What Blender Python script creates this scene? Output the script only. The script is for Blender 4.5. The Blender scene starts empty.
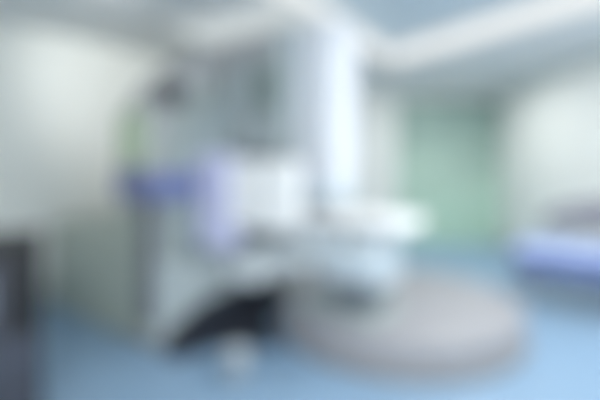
import bpy, bmesh, math, random
from mathutils import Vector, Matrix
random.seed(4)
PI = math.pi
S = bpy.context.scene
COL = S.collection

# ------------------------------------------------------------------ materials
def lin(c):
    c = c / 255.0
    return c / 12.92 if c <= 0.04045 else ((c + 0.055) / 1.055) ** 2.4

def rgb(r, g, b):
    return (lin(r), lin(g), lin(b), 1.0)

def mat(name, col, rough=0.5, metal=0.0, var=0.03, scale=6.0, bump=0.0, spec=0.5, coat=0.0):
    m = bpy.data.materials.new(name)
    m.use_nodes = True
    nt = m.node_tree
    b = nt.nodes['Principled BSDF']
    b.inputs['Roughness'].default_value = rough
    b.inputs['Metallic'].default_value = metal
    b.inputs['Specular IOR Level'].default_value = spec
    b.inputs['Coat Weight'].default_value = coat
    tc = nt.nodes.new('ShaderNodeTexCoord')
    n = nt.nodes.new('ShaderNodeTexNoise')
    n.inputs['Scale'].default_value = scale
    n.inputs['Detail'].default_value = 4
    nt.links.new(tc.outputs['Object'], n.inputs['Vector'])
    r = nt.nodes.new('ShaderNodeValToRGB')
    r.color_ramp.elements[0].position = 0.3
    r.color_ramp.elements[1].position = 0.7
    a = rgb(*col)
    r.color_ramp.elements[0].color = tuple(max(0, x * (1 - var)) for x in a[:3]) + (1,)
    r.color_ramp.elements[1].color = tuple(min(1, x * (1 + var)) for x in a[:3]) + (1,)
    nt.links.new(n.outputs['Fac'], r.inputs['Fac'])
    nt.links.new(r.outputs['Color'], b.inputs['Base Color'])
    if bump:
        bp = nt.nodes.new('ShaderNodeBump')
        bp.inputs['Strength'].default_value = bump
        bp.inputs['Distance'].default_value = 0.01
        n2 = nt.nodes.new('ShaderNodeTexNoise')
        n2.inputs['Scale'].default_value = scale * 20
        nt.links.new(tc.outputs['Object'], n2.inputs['Vector'])
        nt.links.new(n2.outputs['Fac'], bp.inputs['Height'])
        nt.links.new(bp.outputs['Normal'], b.inputs['Normal'])
    return m

def emit(name, col, strength):
    m = bpy.data.materials.new(name)
    m.use_nodes = True
    nt = m.node_tree
    nt.nodes.clear()
    o = nt.nodes.new('ShaderNodeOutputMaterial')
    e = nt.nodes.new('ShaderNodeEmission')
    e.inputs['Color'].default_value = rgb(*col)
    e.inputs['Strength'].default_value = strength
    nt.links.new(e.outputs[0], o.inputs[0])
    return m

def mural_mat():
    m = mat('mural_print', (150, 190, 168), 0.6)
    nt = m.node_tree
    b = nt.nodes['Principled BSDF']
    for n in list(nt.nodes):
        if n.type in ('TEX_NOISE', 'VALTORGB'):
            nt.nodes.remove(n)
    tc = next(n for n in nt.nodes if n.type == 'TEX_COORD')
    big = nt.nodes.new('ShaderNodeTexNoise')
    big.inputs['Scale'].default_value = 1.7
    big.inputs['Detail'].default_value = 3
    fine = nt.nodes.new('ShaderNodeTexVoronoi')
    fine.inputs['Scale'].default_value = 14
    nt.links.new(tc.outputs['Object'], big.inputs['Vector'])
    nt.links.new(tc.outputs['Object'], fine.inputs['Vector'])
    # foliage is denser in the upper half of the picture, grass at its foot
    sep = nt.nodes.new('ShaderNodeSeparateXYZ')
    nt.links.new(tc.outputs['Object'], sep.inputs[0])
    hr = nt.nodes.new('ShaderNodeMapRange')
    hr.inputs['From Min'].default_value = 0.2
    hr.inputs['From Max'].default_value = 2.6
    nt.links.new(sep.outputs['Z'], hr.inputs['Value'])
    ramp = nt.nodes.new('ShaderNodeValToRGB')
    cr = ramp.color_ramp
    cr.elements[0].position = 0.0; cr.elements[0].color = MUR[0]
    cr.elements[1].position = 1.0; cr.elements[1].color = MUR[3]
    e = cr.elements.new(0.4); e.color = MUR[1]
    e = cr.elements.new(0.72); e.color = MUR[2]
    mx = nt.nodes.new('ShaderNodeMath'); mx.operation = 'MULTIPLY_ADD'
    mx.inputs[1].default_value = 0.9
    sub = nt.nodes.new('ShaderNodeMath'); sub.operation = 'MULTIPLY_ADD'
    sub.inputs[1].default_value = 0.9
    sub.inputs[2].default_value = -0.45
    nt.links.new(big.outputs['Fac'], sub.inputs[0])
    nt.links.new(hr.outputs[0], mx.inputs[0])
    nt.links.new(sub.outputs[0], mx.inputs[2])
    nt.links.new(mx.outputs[0], ramp.inputs['Fac'])
    mixc = nt.nodes.new('ShaderNodeMix'); mixc.data_type = 'RGBA'; mixc.blend_type = 'MULTIPLY'
    mixc.inputs[0].default_value = 0.25
    nt.links.new(ramp.outputs['Color'], mixc.inputs[6])
    nt.links.new(fine.outputs['Distance'], mixc.inputs[7])
    nt.links.new(mixc.outputs[2], b.inputs['Base Color'])
    return m

MUR = [rgb(190, 226, 206), rgb(180, 208, 194), rgb(144, 170, 162), rgb(142, 168, 162)]

M = {
    'wall': mat('wall_paint', (230, 234, 231), 0.7, var=0.01, bump=0.05),
    'ceil': mat('ceiling_paint', (236, 238, 238), 0.8, var=0.01),
    'tray': mat('tray_paint', (214, 228, 236), 0.8, var=0.01),
    'fascia': mat('fascia_paint', (242, 244, 244), 0.6, var=0.01),
    'floor': mat('blue_vinyl', (133, 162, 189), 0.35, var=0.03, scale=3, spec=0.5),
    'skirt': mat('skirting', (190, 198, 196), 0.6),
    'body': mat('gantry_grey', (166, 168, 170), 0.45),
    'face': mat('face_cover', (154, 163, 162), 0.4),
    'drum': mat('drum_cover', (146, 158, 162), 0.4),
    'olive': mat('side_cover', (170, 180, 172), 0.5),
    'white': mat('white_cover', (220, 223, 230), 0.35),
    'lav': mat('lavender_cover', (206, 208, 238), 0.4),
    'blue': mat('blue_trim', (108, 118, 166), 0.35),
    'lowc': mat('lower_cover', (164, 174, 177), 0.4),
    'black': mat('black_plastic', (50, 55, 65), 0.45),
    'spk': mat('speaker_black', (66, 70, 74), 0.5),
    'undc': mat('undercarriage_white', (228, 236, 240), 0.4),
    'seam': mat('seam_grey', (94, 96, 104), 0.6),
    'dgrey': mat('dark_grey', (104, 112, 120), 0.5),
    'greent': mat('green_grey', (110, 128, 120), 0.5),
    'beige': mat('green_beige', (184, 202, 172), 0.5),
    'couch': mat('couch_white', (246, 246, 246), 0.4),
    'under': mat('couch_grey_blue', (206, 218, 226), 0.4),
    'ped': mat('pedestal_grey', (150, 162, 164), 0.45),
    'disc': mat('turntable_grey', (151, 152, 158), 0.5, var=0.03),
    'rim': mat('turntable_rim', (150, 146, 144), 0.5),
    'steel': mat('steel', (190, 194, 198), 0.3, metal=0.9),
    'char': mat('charcoal', (18, 20, 25), 0.5),
    'cgrey': mat('cabinet_grey', (76, 78, 90), 0.5),
    'cblue': mat('cabinet_slate', (62, 66, 78), 0.5),
    'sheet': mat('lavender_sheet', (154, 172, 216), 0.8, bump=0.2),
    'matt': mat('blue_vinyl_pad', (74, 92, 146), 0.5),
    'bolster': mat('dark_fabric', (120, 120, 130), 0.8, bump=0.2),
    'bin': mat('bin_white', (176, 184, 190), 0.4),
    'mural': mural_mat(),
    'frame': mat('mural_edge', (190, 212, 200), 0.5),
    'panel': emit('ceiling_panel_glow', (236, 246, 248), 0.72),  # glow of the added ceiling panel
    'led': emit('led_diffuser', (240, 244, 244), 1.1),
}

# ------------------------------------------------------------------ helpers
def obj(name, bm, m, parent=None, bevel=0.0, seg=3, smooth=True):
    me = bpy.data.meshes.new(name)
    bmesh.ops.recalc_face_normals(bm, faces=bm.faces)
    bm.to_mesh(me); bm.free()
    o = bpy.data.objects.new(name, me)
    COL.objects.link(o)
    me.materials.append(m)
    if smooth:
        for p in me.polygons: p.use_smooth = True
        try: me.set_sharp_from_angle(angle=math.radians(40))
        except Exception: pass
    if bevel:
        b = o.modifiers.new('bevel', 'BEVEL'); b.width = bevel; b.segments = seg
        b.limit_method = 'ANGLE'; b.harden_normals = False
    if parent is not None: o.parent = parent
    return o

def thing(name, label, cat, loc=(0, 0, 0), rz=0.0, group=None):
    o = bpy.data.objects.new(name, None)
    COL.objects.link(o)
    o.location = loc; o.rotation_euler = (0, 0, rz)
    o.empty_display_size = 0.1
    o['label'] = label; o['category'] = cat
    if group: o['group'] = group
    return o

def struct(name, bm, m, **k):
    o = obj(name, bm, m, smooth=False, **k)
    o['kind'] = 'structure'
    return o

def box(x0, x1, y0, y1, z0, z1, bm=None):
    bm = bm or bmesh.new()
    v = [bm.verts.new((x, y, z)) for z in (z0, z1) for x, y in ((x0, y0), (x1, y0), (x1, y1), (x0, y1))]
    for f in ((3, 2, 1, 0), (4, 5, 6, 7), (0, 1, 5, 4), (1, 2, 6, 5), (2, 3, 7, 6), (3, 0, 4, 7)):
        bm.faces.new([v[i] for i in f])
    return bm

def prism(pts, axis, a, b, bm=None):
    """extrude a 2-D outline along axis 'x' (pts = y,z), 'y' (pts = x,z) or 'z' (pts = x,y)"""
    bm = bm or bmesh.new()
    def P(p, t):
        return {'x': (t, p[0], p[1]), 'y': (p[0], t, p[1]), 'z': (p[0], p[1], t)}[axis]
    A = [bm.verts.new(P(p, a)) for p in pts]
    B = [bm.verts.new(P(p, b)) for p in pts]
    bm.faces.new(A); bm.faces.new(B[::-1])
    n = len(pts)
    for i in range(n):
        bm.faces.new([A[i], A[(i + 1) % n], B[(i + 1) % n], B[i]])
    return bm

def lathe(profile, origin=(0, 0, 0), axis='z', n=48, bm=None):
    bm = bm or bmesh.new()
    rings = []
    for r, h in profile:
        ring = []
        for k in range(n):
            t = 2 * PI * k / n
            p = {'z': (r * math.cos(t), r * math.sin(t), h), 'x': (h, r * math.cos(t), r * math.sin(t)),
                 'y': (r * math.sin(t), h, r * math.cos(t))}[axis]
            ring.append(bm.verts.new(Vector(p) + Vector(origin)))
        rings.append(ring)
    for a, b in zip(rings, rings[1:]):
        for k in range(n):
            bm.faces.new([a[k], a[(k + 1) % n], b[(k + 1) % n], b[k]])
    bm.faces.new(rings[0]); bm.faces.new(rings[-1][::-1])
    return bm

def tube(pts, r, n=10, bm=None):
    bm = bm or bmesh.new()
    pts = [Vector(p) for p in pts]
    rings = []
    for i, p in enumerate(pts):
        d = (pts[min(i + 1, len(pts) - 1)] - pts[max(i - 1, 0)]).normalized()
        up = Vector((0, 0, 1)) if abs(d.z) < 0.9 else Vector((1, 0, 0))
        s = d.cross(up).normalized(); t = s.cross(d)
        rings.append([bm.verts.new(p + r * (math.cos(2 * PI * k / n) * s + math.sin(2 * PI * k / n) * t)) for k in range(n)])
    for a, b in zip(rings, rings[1:]):
        for k in range(n):
            bm.faces.new([a[k], a[(k + 1) % n], b[(k + 1) % n], b[k]])
    bm.faces.new(rings[0]); bm.faces.new(rings[-1][::-1])
    return bm

def rrect(x0, x1, y0, y1, r, n=8):
    """rounded rectangle; r = one radius or four (bl, br, tr, tl)"""
    R = [r] * 4 if not isinstance(r, (tuple, list)) else r
    cs = [((x0, y0), (1, 1), PI), ((x1, y0), (-1, 1), 1.5 * PI), ((x1, y1), (-1, -1), 0), ((x0, y1), (1, -1), 0.5 * PI)]
    out = []
    for (c, s, a0), q in zip(cs, R):
        if q <= 0: out.append(c); continue
        cx, cy = c[0] + s[0] * q, c[1] + s[1] * q
        for k in range(n + 1):
            a = a0 + 0.5 * PI * k / n
            out.append((cx + q * math.cos(a), cy + q * math.sin(a)))
    return out

# ------------------------------------------------------------------ frame of the place
EYE = 1.5
UX, UY = 0.8, -0.6             # the way the machine faces
CX, CY = -0.48, 4.18           # foot of the machine's front
RZ = math.atan2(UY, UX)
def W(u, v):                   # machine frame -> room
    return (CX + UX * u - UY * v, CY + UY * u + UX * v)

HC = 2.97                       # soffit height
# ------------------------------------------------------------------ the room
YB, XR, YF = 7.69, 3.85, -2.0
wl = lambda t: W(-1.95, t)
tb = (YB - wl(0)[1]) / UX
tf = (YF - wl(0)[1]) / UX
PB, PF = wl(tb), wl(tf)        # ends of the left wall
room = [PF, (XR, YF), (XR, YB), PB]
struct('floor', prism(room, 'z', -0.1, 0.0), M['floor'])

A = Vector((1.35, 6.08)); L = A + 5 * Vector((-0.53, -0.85)); R_ = A + 4.6 * Vector((0.54, -0.84)); Bk = Vector((1.2, -1.5))
tray = [A, R_, Bk, L]
def ceiling():
    bm = bmesh.new()
    o = [bm.verts.new((p[0], p[1], HC)) for p in room]
    i = [bm.verts.new((p[0], p[1], HC)) for p in (Bk, R_, A, L)]
    # room order: front-left, front-right, back-right, back-left ; tray order: front, right, far, left
    quads = [(o[0], o[1], i[0]), (o[1], i[1], i[0]), (o[1], o[2], i[1]), (o[2], i[2], i[1]),
             (o[2], o[3], i[2]), (o[3], i[3], i[2]), (o[3], o[0], i[3]), (o[0], i[0], i[3])]
    for q in quads: bm.faces.new(q)
    ret = bmesh.ops.extrude_face_region(bm, geom=bm.faces[:])
    bmesh.ops.translate(bm, vec=(0, 0, 0.08), verts=[g for g in ret['geom'] if isinstance(g, bmesh.types.BMVert)])
    return bm
struct('ceiling', ceiling(), M['ceil'])
FH = 0.3
tc = Vector((sum(p.x for p in tray) / 4, sum(p.y for p in tray) / 4))
def grow(p, k): return tc + (p - tc) * k
struct('ceiling_tray', prism([tuple(grow(p, 1.05)) for p in tray], 'z', HC + FH, HC + FH + 0.08), M['tray'])
for k in range(4):
    p, q = tray[k], tray[(k + 1) % 4]
    d = (q - p).normalized(); nrm = Vector((d.y, -d.x))
    if nrm.dot(p - tc) < 0: nrm = -nrm
    struct('trim_%d' % (k + 1), prism([tuple(p), tuple(q), tuple(q + nrm * 0.05), tuple(p + nrm * 0.05)], 'z', HC + 0.001, HC + FH), M['fascia'])

def wall(name, a, b, out, h=HC):
    a, b, out = Vector(a), Vector(b), Vector(out)
    return struct(name, prism([tuple(a), tuple(b), tuple(b + out * 0.15), tuple(a + out * 0.15)], 'z', 0, h), M['wall'])
wall('wall_left', PF, PB, (-UX, -UY))
wall('wall_back', PB, (XR, YB), (0, 1))
wall('wall_right', (XR, YB), (XR, YF), (1, 0))
wall('wall_front', (XR, YF), PF, (0, -1))
def base(name, a, b, inn):
    a, b, inn = Vector(a), Vector(b), Vector(inn)
    struct(name, prism([tuple(a), tuple(b), tuple(b + inn * 0.015), tuple(a + inn * 0.015)], 'z', 0, 0.09), M['skirt'])
base('baseboard_left', W(-1.95, tf + 1), W(-1.95, tb - 0.1), (UX, UY))
base('baseboard_back', (PB[0] + 0.1, YB), (1.8, YB), (0, -1))
base('baseboard_right', (XR, YB - 0.05), (XR, YF), (-1, 0))

# ------------------------------------------------------------------ linear accelerator
t = thing('linear_accelerator', 'tall grey and white radiotherapy machine with rounded gantry standing against the left wall', 'medical machine', (CX, CY, 0), RZ)
# low housing behind the gantry
obj('rear_housing', prism(rrect(-1.2, 1.2, 0, 0.9, (0, 0, 0.1, 0.1)), 'x', -1.87, -0.52), M['olive'], t, 0.02)
hs = obj('access_panel', box(-1.75, -0.7, -1.215, -1.2, 0.12, 0.78), M['olive'], t, 0.01)
# gantry shell
def shoulder(d=0.0, z0=0.0):
    half = [(1.2, 1.8), (1.17, 1.95), (1.09, 2.1), (0.97, 2.25), (0.82, 2.4), (0.65, 2.54), (0.46, 2.66), (0.24, 2.75), (0.0, 2.78)]
    right = [(a - d * min(1, a / 0.5), z - d) for a, z in half]
    return [(-1.2 + d, z0), (1.2 - d, z0)] + right + [(-a, z) for a, z in right[-2::-1]]
body = prism(shoulder(), 'x', -0.5, -0.04)
obj('gantry_shell', body, M['body'], t, 0.05, 4)
obj('side_cover', box(-0.46, -0.06, -1.225, -1.195, 1.5, 1.95), M['beige'], t, 0.02)
obj('side_cover', box(-0.46, -0.08, -1.225, -1.195, 0.06, 1.15), M['olive'], t, 0.02)
obj('seam_strip', box(-0.13, -0.01, -1.228, -1.15, 0.2, 1.2), M['seam'], t, 0.005)
obj('face_cover', prism([(-1.14, 0.2), (1.14, 0.2)] + [(1.14, 1.5), (1.1, 1.72), (1.0, 1.92), (0.82, 2.12), (0.6, 2.26), (0.3, 2.34), (0, 2.36), (-0.3, 2.34), (-0.6, 2.26), (-0.82, 2.12), (-1.0, 1.92), (-1.1, 1.72), (-1.14, 1.5)], 'x', -0.05, 0.0), M['face'], t, 0.02)
dr = lathe([(0.98, 0.0), (0.98, 0.05), (0.94, 0.08), (0.45, 0.09), (0.42, 0.06)], (0, 0, 1.25), 'x', 72)
obj('drum', dr, M['drum'], t)
# blue trim wrapping the near corner
obj('blue_band', prism(rrect(-0.5, 0.115, -1.235, -0.8, 0.03), 'z', 1.22, 1.44), M['blue'], t, 0.01)
# round black speaker on the near shoulder
sp = obj('speaker', lathe([(0.02, 0.0), (0.115, 0.0), (0.12, 0.05), (0.09, 0.09), (0.03, 0.07)], (-0.04, -1.0, 2.1), 'x', 32), M['spk'], t)
# arm over the couch
arm = prism(rrect(-0.42, 0.3, 1.56, 2.74, (0.1, 0.1, 0.2, 0.2)), 'x', -0.02, 0.74)
am = obj('gantry_arm', arm, M['lowc'], t, 0.03)
obj('arm_cap', prism(rrect(-0.44, 0.32, 2.42, 2.76, (0.0, 0.0, 0.25, 0.25)), 'x', -0.02, 0.66), M['body'], am, 0.03)
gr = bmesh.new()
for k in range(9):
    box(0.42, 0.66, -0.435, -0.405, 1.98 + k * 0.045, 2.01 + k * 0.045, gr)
obj('arm_shade_slats', gr, M['greent'], am)  # dark slats stand in for the shade where arm meets head
# head
hd = obj('treatment_head', prism(rrect(0.7, 1.14, -0.23, 0.2, 0.09), 'z', 1.34, 2.74), M['white'], t, 0.05, 4)
obj('collimator', prism(rrect(0.67, 1.13, -0.235, 0.2, 0.12), 'z', 1.19, 1.345), M['under'], hd, 0.03)
obj('applicator_rail', box(0.8, 1.06, -0.14, 0.14, 1.17, 1.195), M['steel'], hd, 0.004)
obj('status_light', box(0.86, 1.0, -0.236, -0.225, 1.62, 1.68), M['under'], hd, 0.004)
# near-side imaging panel on its arm
pa = obj('panel_arm', prism(rrect(0.02, 0.46, 0.78, 1.6, (0.18, 0.05, 0.12, 0.12)), 'y', -0.8, -0.62), M['lav'], t, 0.03)
ip = obj('imaging_panel', prism(rrect(0.42, 1.12, 1.0, 1.54, 0.06), 'y', -0.76, -0.66), M['couch'], pa, 0.02)
obj('detector_window', box(0.48, 0.92, -0.662, -0.655, 1.06, 1.48), M['dgrey'], ip, 0.004)
mi = obj('portal_imager', prism(rrect(0.25, 0.86, -0.3, 0.3, 0.05), 'z', 0.6, 0.73), M['undc'], t, 0.015)
obj('imager_arm', box(0.0, 0.45, -0.5, 0.1, 0.44, 0.66), M['undc'], mi, 0.02)
# far-side imaging source
obj('imaging_source', prism(rrect(0.02, 0.6, 0.95, 1.55, 0.1), 'y', 0.7, 0.95), M['white'], t, 0.03)
# rounded lower cover over a black plinth
def bulge(depth, e=0.02, n=24, w=1.16):
    front = [(e + depth * (1 - (2 * k / n - 1) ** 2) ** 0.7, -w + 2 * w * k / n) for k in range(n + 1)]
    return [(-0.45, -w)] + front + [(-0.45, w)]
def arch():
    zb = [(-1.17, 0.0), (-1.12, 0.03), (-1.05, 0.14), (-0.9, 0.25), (-0.68, 0.33), (-0.4, 0.35), (-0.1, 0.36)]
    zb = zb + [(0.1, 0.33), (0.22, 0.25), (0.32, 0.1), (0.36, 0.0), (0.6, 0.0), (0.85, 0.0), (1.08, 0.0), (1.17, 0.0)]
    bm = bmesh.new(); rows = []
    for v, z in zb:
        u = 0.02 + 0.16 * max(0.0, 1 - (v / 1.17) ** 2) ** 0.7
        rows.append([bm.verts.new(p) for p in ((-0.03, v, z), (u, v, z), (u, v, 0.6), (u * 0.8, v, 0.68), (-0.03, v, 0.7))])
    for a, b in zip(rows, rows[1:]):
        for q in range(5):
            bm.faces.new([a[q], a[(q + 1) % 5], b[(q + 1) % 5], b[q]])
    bm.faces.new(rows[0]); bm.faces.new(rows[-1][::-1])
    return bm
obj('lower_cover', arch(), M['lowc'], t, 0.015)
obj('plinth', prism(bulge(0.1, w=1.13), 'z', 0.0, 0.4), M['black'], t, 0.005)
obj('floor_shade', prism([(0.03, -1.17), (0.28, -1.19), (0.34, -0.98), (0.4, -0.78), (0.55, -0.66), (0.78, -0.6), (0.76, -0.5), (0.5, -0.31), (0.28, -0.06), (0.1, 0.2), (0.03, 0.3)], 'z', 0.0, 0.014), M['black'], t)  # black sheet stands in for the shade on the floor before the plinth

# ------------------------------------------------------------------ treatment couch on its turntable
dx, dy = 0.92, 3.86
DU = (dx - CX) * UX + (dy - CY) * UY; DV = -(dx - CX) * UY + (dy - CY) * UX
c = thing('treatment_couch', 'long white patient couch on a pedestal and wide round grey floor turntable', 'treatment couch', (dx, dy, 0), RZ)
O = lambda u, v: (u - DU, v - DV)
def cbox(u0, u1, v0, v1, z0, z1, bm=None): return box(u0 - DU, u1 - DU, v0 - DV, v1 - DV, z0, z1, bm)
tt = obj('turntable', lathe([(1.1, 0.0), (1.1, 0.2), (1.09, 0.235), (1.065, 0.255), (1.03, 0.26), (0.0005, 0.26)], n=96), M['disc'], c)
obj('turntable_rim', lathe([(1.09, 0.0), (1.12, 0.002), (1.12, 0.05), (1.09, 0.06)], n=96), M['rim'], tt)
top = [(0.12, -0.18), (0.2, -0.25), (0.5, -0.28), (1.66, -0.28), (1.74, -0.21), (1.74, 0.21), (1.66, 0.28), (0.5, 0.28), (0.2, 0.25), (0.12, 0.18)]
ct = obj('couch_top', prism([O(*p) for p in top], 'z', 0.985, 1.085), M['couch'], c, 0.02)
for s in (-1, 1):
    obj('side_rail', cbox(0.6, 1.62, s * 0.305 - 0.012, s * 0.305 + 0.012, 0.985, 1.015), M['steel'], ct, 0.005)
obj('undercarriage', prism(rrect(0.75 - DU, 1.52 - DU, 0.76, 0.99, (0.12, 0.06, 0.01, 0.01)), 'y', -0.23 - DV, 0.23 - DV), M['undc'], c, 0.02)
obj('lift_column', cbox(1.05, 1.45, -0.18, 0.18, 0.3, 0.8), M['dgrey'], c, 0.03)
obj('lift_cover', prism(rrect(0.95 - DU, 1.55 - DU, -0.22 - DV, 0.22 - DV, 0.08), 'z', 0.54, 0.8), M['under'], c, 0.02)
obj('pedestal_base', prism([(0.62 - DU, 0.255), (1.54 - DU, 0.255), (1.52 - DU, 0.29), (1.44 - DU, 0.33), (0.82 - DU, 0.33), (0.66 - DU, 0.29)], 'y', -0.3 - DV, 0.3 - DV), M['ped'], c, 0.03)
pd = obj('hand_pendant', cbox(1.26, 1.34, -0.335, -0.3, 0.86, 0.97), M['ped'], c, 0.01)

# ------------------------------------------------------------------ mural on the back wall
m = thing('wall_mural', 'tall green leafy picture panel filling the back wall beside the corner', 'picture', (2.85, YB, 0))
obj('print', box(-0.97, 0.97, -0.03, 0.0, 0.03, 2.74), M['mural'], m)
fr = bmesh.new()
box(-0.985, -0.965, -0.04, 0, 0.02, 2.76, fr); box(0.965, 0.985, -0.04, 0, 0.02, 2.76, fr)
box(-0.985, 0.985, -0.04, 0, 2.74, 2.76, fr); box(-0.985, 0.985, -0.04, 0, 0.0, 0.03, fr)
obj('frame', fr, M['frame'], m)

# ------------------------------------------------------------------ padded bench by the right wall
b = thing('padded_bench', 'blue padded bench with lavender top and dark grey backrest by the right wall', 'bench', (2.3, 4.3, 0), RZ)
obj('frame', prism(rrect(0.03, 1.27, 0.03, 0.72, 0.04), 'z', 0.31, 0.34), M['skirt'], b, 0.01)
for lx in (0.1, 1.2):
    for ly in (0.1, 0.65):
        obj('leg', lathe([(0.03, 0.0), (0.022, 0.02), (0.025, 0.28)], (lx, ly, 0), n=20), M['steel'], b)
obj('seat', box(0.0, 1.3, 0.0, 0.75, 0.335, 0.56), M['matt'], b, 0.05, 4)
obj('seat_cover', prism(rrect(-0.01, 1.31, -0.01, 0.76, 0.05), 'z', 0.53, 0.61), M['sheet'], b, 0.035, 4)
bk = obj('backrest', prism([(0.2, 0.8), (1.3, 0.8), (1.3, 1.13), (0.9, 1.12), (0.6, 1.09), (0.4, 1.03), (0.26, 0.95), (0.2, 0.87)], 'y', 0.6, 0.72), M['bolster'], b, 0.04, 4)
for lx in (0.4, 1.15):
    obj('post', tube([(lx, 0.74, 0.3), (lx, 0.74, 0.95)], 0.016), M['steel'], bk)

# ------------------------------------------------------------------ dark cabinet at the left edge
k = thing('equipment_cabinet', 'black cabinet with grey door at the left edge of the room', 'cabinet', (-1.355, 2.1, 0), math.radians(32))
obj('carcass', box(-0.7, -0.01, 0.02, 0.5, 0.04, 1.06), M['char'], k, 0.01)
obj('worktop', box(-0.71, 0.0, 0.0, 0.51, 1.06, 1.1), M['char'], k, 0.01)
d = obj('door', box(-0.66, -0.17, 0.0, 0.02, 0.66, 1.02), M['cgrey'], k, 0.006)
obj('handle', tube([(-0.22, 0.0, 0.75), (-0.22, -0.03, 0.76), (-0.22, -0.03, 0.92), (-0.22, 0.0, 0.93)], 0.008), M['steel'], d)
for z0 in (0.36, 0.07):
    w = obj('drawer', box(-0.68, -0.02, 0.0, 0.02, z0, z0 + 0.27), M['cblue'], k, 0.006)
    obj('handle', tube([(-0.46, 0.0, z0 + 0.18), (-0.45, -0.03, z0 + 0.18), (-0.25, -0.03, z0 + 0.18), (-0.24, 0.0, z0 + 0.18)], 0.008), M['steel'], w)
for sx in (-0.65, -0.06):
    for sy in (0.07, 0.44):
        obj('foot', lathe([(0.025, 0.0), (0.03, 0.01), (0.03, 0.04)], (sx, sy, 0), 'z', 16), M['black'], k)

# ------------------------------------------------------------------ small white bin on the floor
w = thing('waste_bin', 'small pale bin with a lid on the blue floor in front of the black plinth', 'bin', (-0.45, 2.84, 0))
obj('body', lathe([(0.065, 0.0), (0.072, 0.01), (0.085, 0.16), (0.088, 0.17)], n=40), M['bin'], w)
obj('lid', lathe([(0.092, 0.17), (0.092, 0.185), (0.078, 0.2), (0.02, 0.21)], n=40), M['bin'], w)
obj('pedal', box(-0.025, 0.025, -0.11, -0.065, 0.012, 0.024), M['dgrey'], w, 0.004)

# ------------------------------------------------------------------ strip lights along the tray
def strip(p, q, label):
    p, q = Vector(p), Vector(q)
    d = (q - p).normalized(); n = Vector((d.y, -d.x))
    if n.dot(tc - p) < 0: n = -n
    mid = (p + q) / 2; ln = (q - p).length / 2
    s = thing('strip_light', label, 'ceiling light', (mid.x + n.x * 0.002, mid.y + n.y * 0.002, HC + 0.05), math.atan2(d.y, d.x), 'strip lights along the ceiling recess')
    side = 1 if Vector((-d.y, d.x)).dot(n) > 0 else -1
    ys = sorted((0.0, side * 0.04)); yd = sorted((side * 0.038, side * 0.05))
    obj('housing', box(-ln, ln, ys[0], ys[1], -0.04, 0.22), M['fascia'], s, 0.005)
    obj('diffuser', box(-ln + 0.02, ln - 0.02, yd[0], yd[1], -0.03, 0.21), M['led'], s)
strip(A + (L - A).normalized() * 0.12, A + (L - A).normalized() * 3.6, 'long white strip light on the ceiling recess edge above the machine head')
strip(A + (R_ - A).normalized() * 0.12, A + (R_ - A).normalized() * 3.6, 'long white strip light on the ceiling recess edge nearer the right wall')

p = thing('ceiling_glow_panel', 'flat white glowing panel added to brighten the ceiling above the gantry', 'ceiling light', (-0.58, 4.2, HC), math.atan2(0.53, -0.85))  # added glowing surface, lifts the brightness around the gantry top
fr = bmesh.new()
for q in ((-0.8, 0.8, -0.4, -0.37), (-0.8, 0.8, 0.37, 0.4), (-0.8, -0.77, -0.37, 0.37), (0.77, 0.8, -0.37, 0.37)): box(*q, -0.02, 0.0, fr)
obj('frame', fr, M['fascia'], p)
obj('diffuser', box(-0.77, 0.77, -0.37, 0.37, -0.014, 0.0), M['panel'], p)

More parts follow.
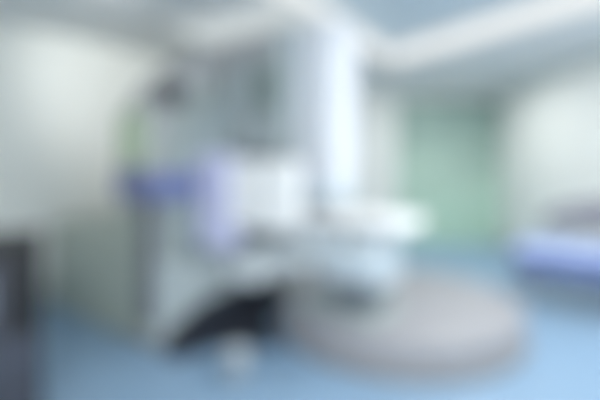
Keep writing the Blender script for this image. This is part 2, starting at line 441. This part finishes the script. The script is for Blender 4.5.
# ------------------------------------------------------------------ light
def area(name, loc, target, power, size, col=(1, 1, 1), sy=None):
    l = bpy.data.lights.new(name, 'AREA'); l.energy = power; l.size = size; l.color = col
    if sy: l.shape = 'RECTANGLE'; l.size_y = sy
    o = bpy.data.objects.new(name, l); COL.objects.link(o)
    o.location = loc
    o.rotation_euler = (Vector(target) - Vector(loc)).to_track_quat('-Z', 'Y').to_euler()
    return o
WARM = (1.0, 0.98, 0.95)
def fill_point(name, loc, power, r=0.2):  # bare point light for unseen fill
    l = bpy.data.lights.new(name, 'POINT'); l.energy = power; l.shadow_soft_size = r; l.color = WARM
    o = bpy.data.objects.new(name, l); COL.objects.link(o); o.location = loc
def spot(name, loc, target, power, ang, blend, r=0.08):
    l = bpy.data.lights.new(name, 'SPOT'); l.energy = power; l.spot_size = math.radians(ang); l.spot_blend = blend
    l.shadow_soft_size = r; l.color = WARM
    o = bpy.data.objects.new(name, l); COL.objects.link(o); o.location = loc
    o.rotation_euler = (Vector(target) - Vector(loc)).to_track_quat('-Z', 'Y').to_euler()
area('tray_fill', (1.8, 1.1, HC + FH - 0.03), (1.8, 1.1, 0), 50, 1.6, WARM)  # unseen area light without a fixture, lights the room from the tray
area('right_fill', (2.5, 3.3, HC - 0.02), (2.35, 3.3, 0), 63, 0.9, WARM)  # unseen area light without a fixture, brightens the right side
area('rear_fill', (2.5, 6.2, HC - 0.02), (2.3, 6.0, 0), 41, 0.6, WARM)  # added area light without a fixture, brightens the back of the room
fill_point('camera_fill', (-0.1, -0.8, 2.35), 168)  # unseen fill added behind the camera for ceiling, walls and machine front
fill_point('camera_fill_right', (1.8, -1.0, 2.4), 14)  # weaker unseen fill added behind the camera, to the right
spot('wall_spot', (-1.3, 2.5, HC - 0.08), (-2.25, 5.05, 2.4), 130, 62, 1.0)

wd = bpy.data.worlds.new('world'); S.world = wd
wd.use_nodes = True
wd.node_tree.nodes['Background'].inputs[0].default_value = (0.9, 0.95, 1.0, 1)
wd.node_tree.nodes['Background'].inputs[1].default_value = 0.3

# ------------------------------------------------------------------ camera
cam = bpy.data.cameras.new('camera')
co = bpy.data.objects.new('camera', cam); COL.objects.link(co)
co.location = (0, 0, EYE); co.rotation_euler = (PI / 2, 0, 0)
cam.lens = 24; cam.sensor_width = 36
cam.shift_y = -35 / 600
cam.clip_start = 0.01
DOF = True
cam.dof.use_dof = DOF
cam.dof.focus_distance = 0.10
cam.dof.aperture_fstop = 2.4
S.camera = co

vs = S.view_settings
vs.view_transform = 'Standard'; vs.look = 'None'; vs.gamma = 1.0; vs.use_curve_mapping = False
vs.exposure = 0.0
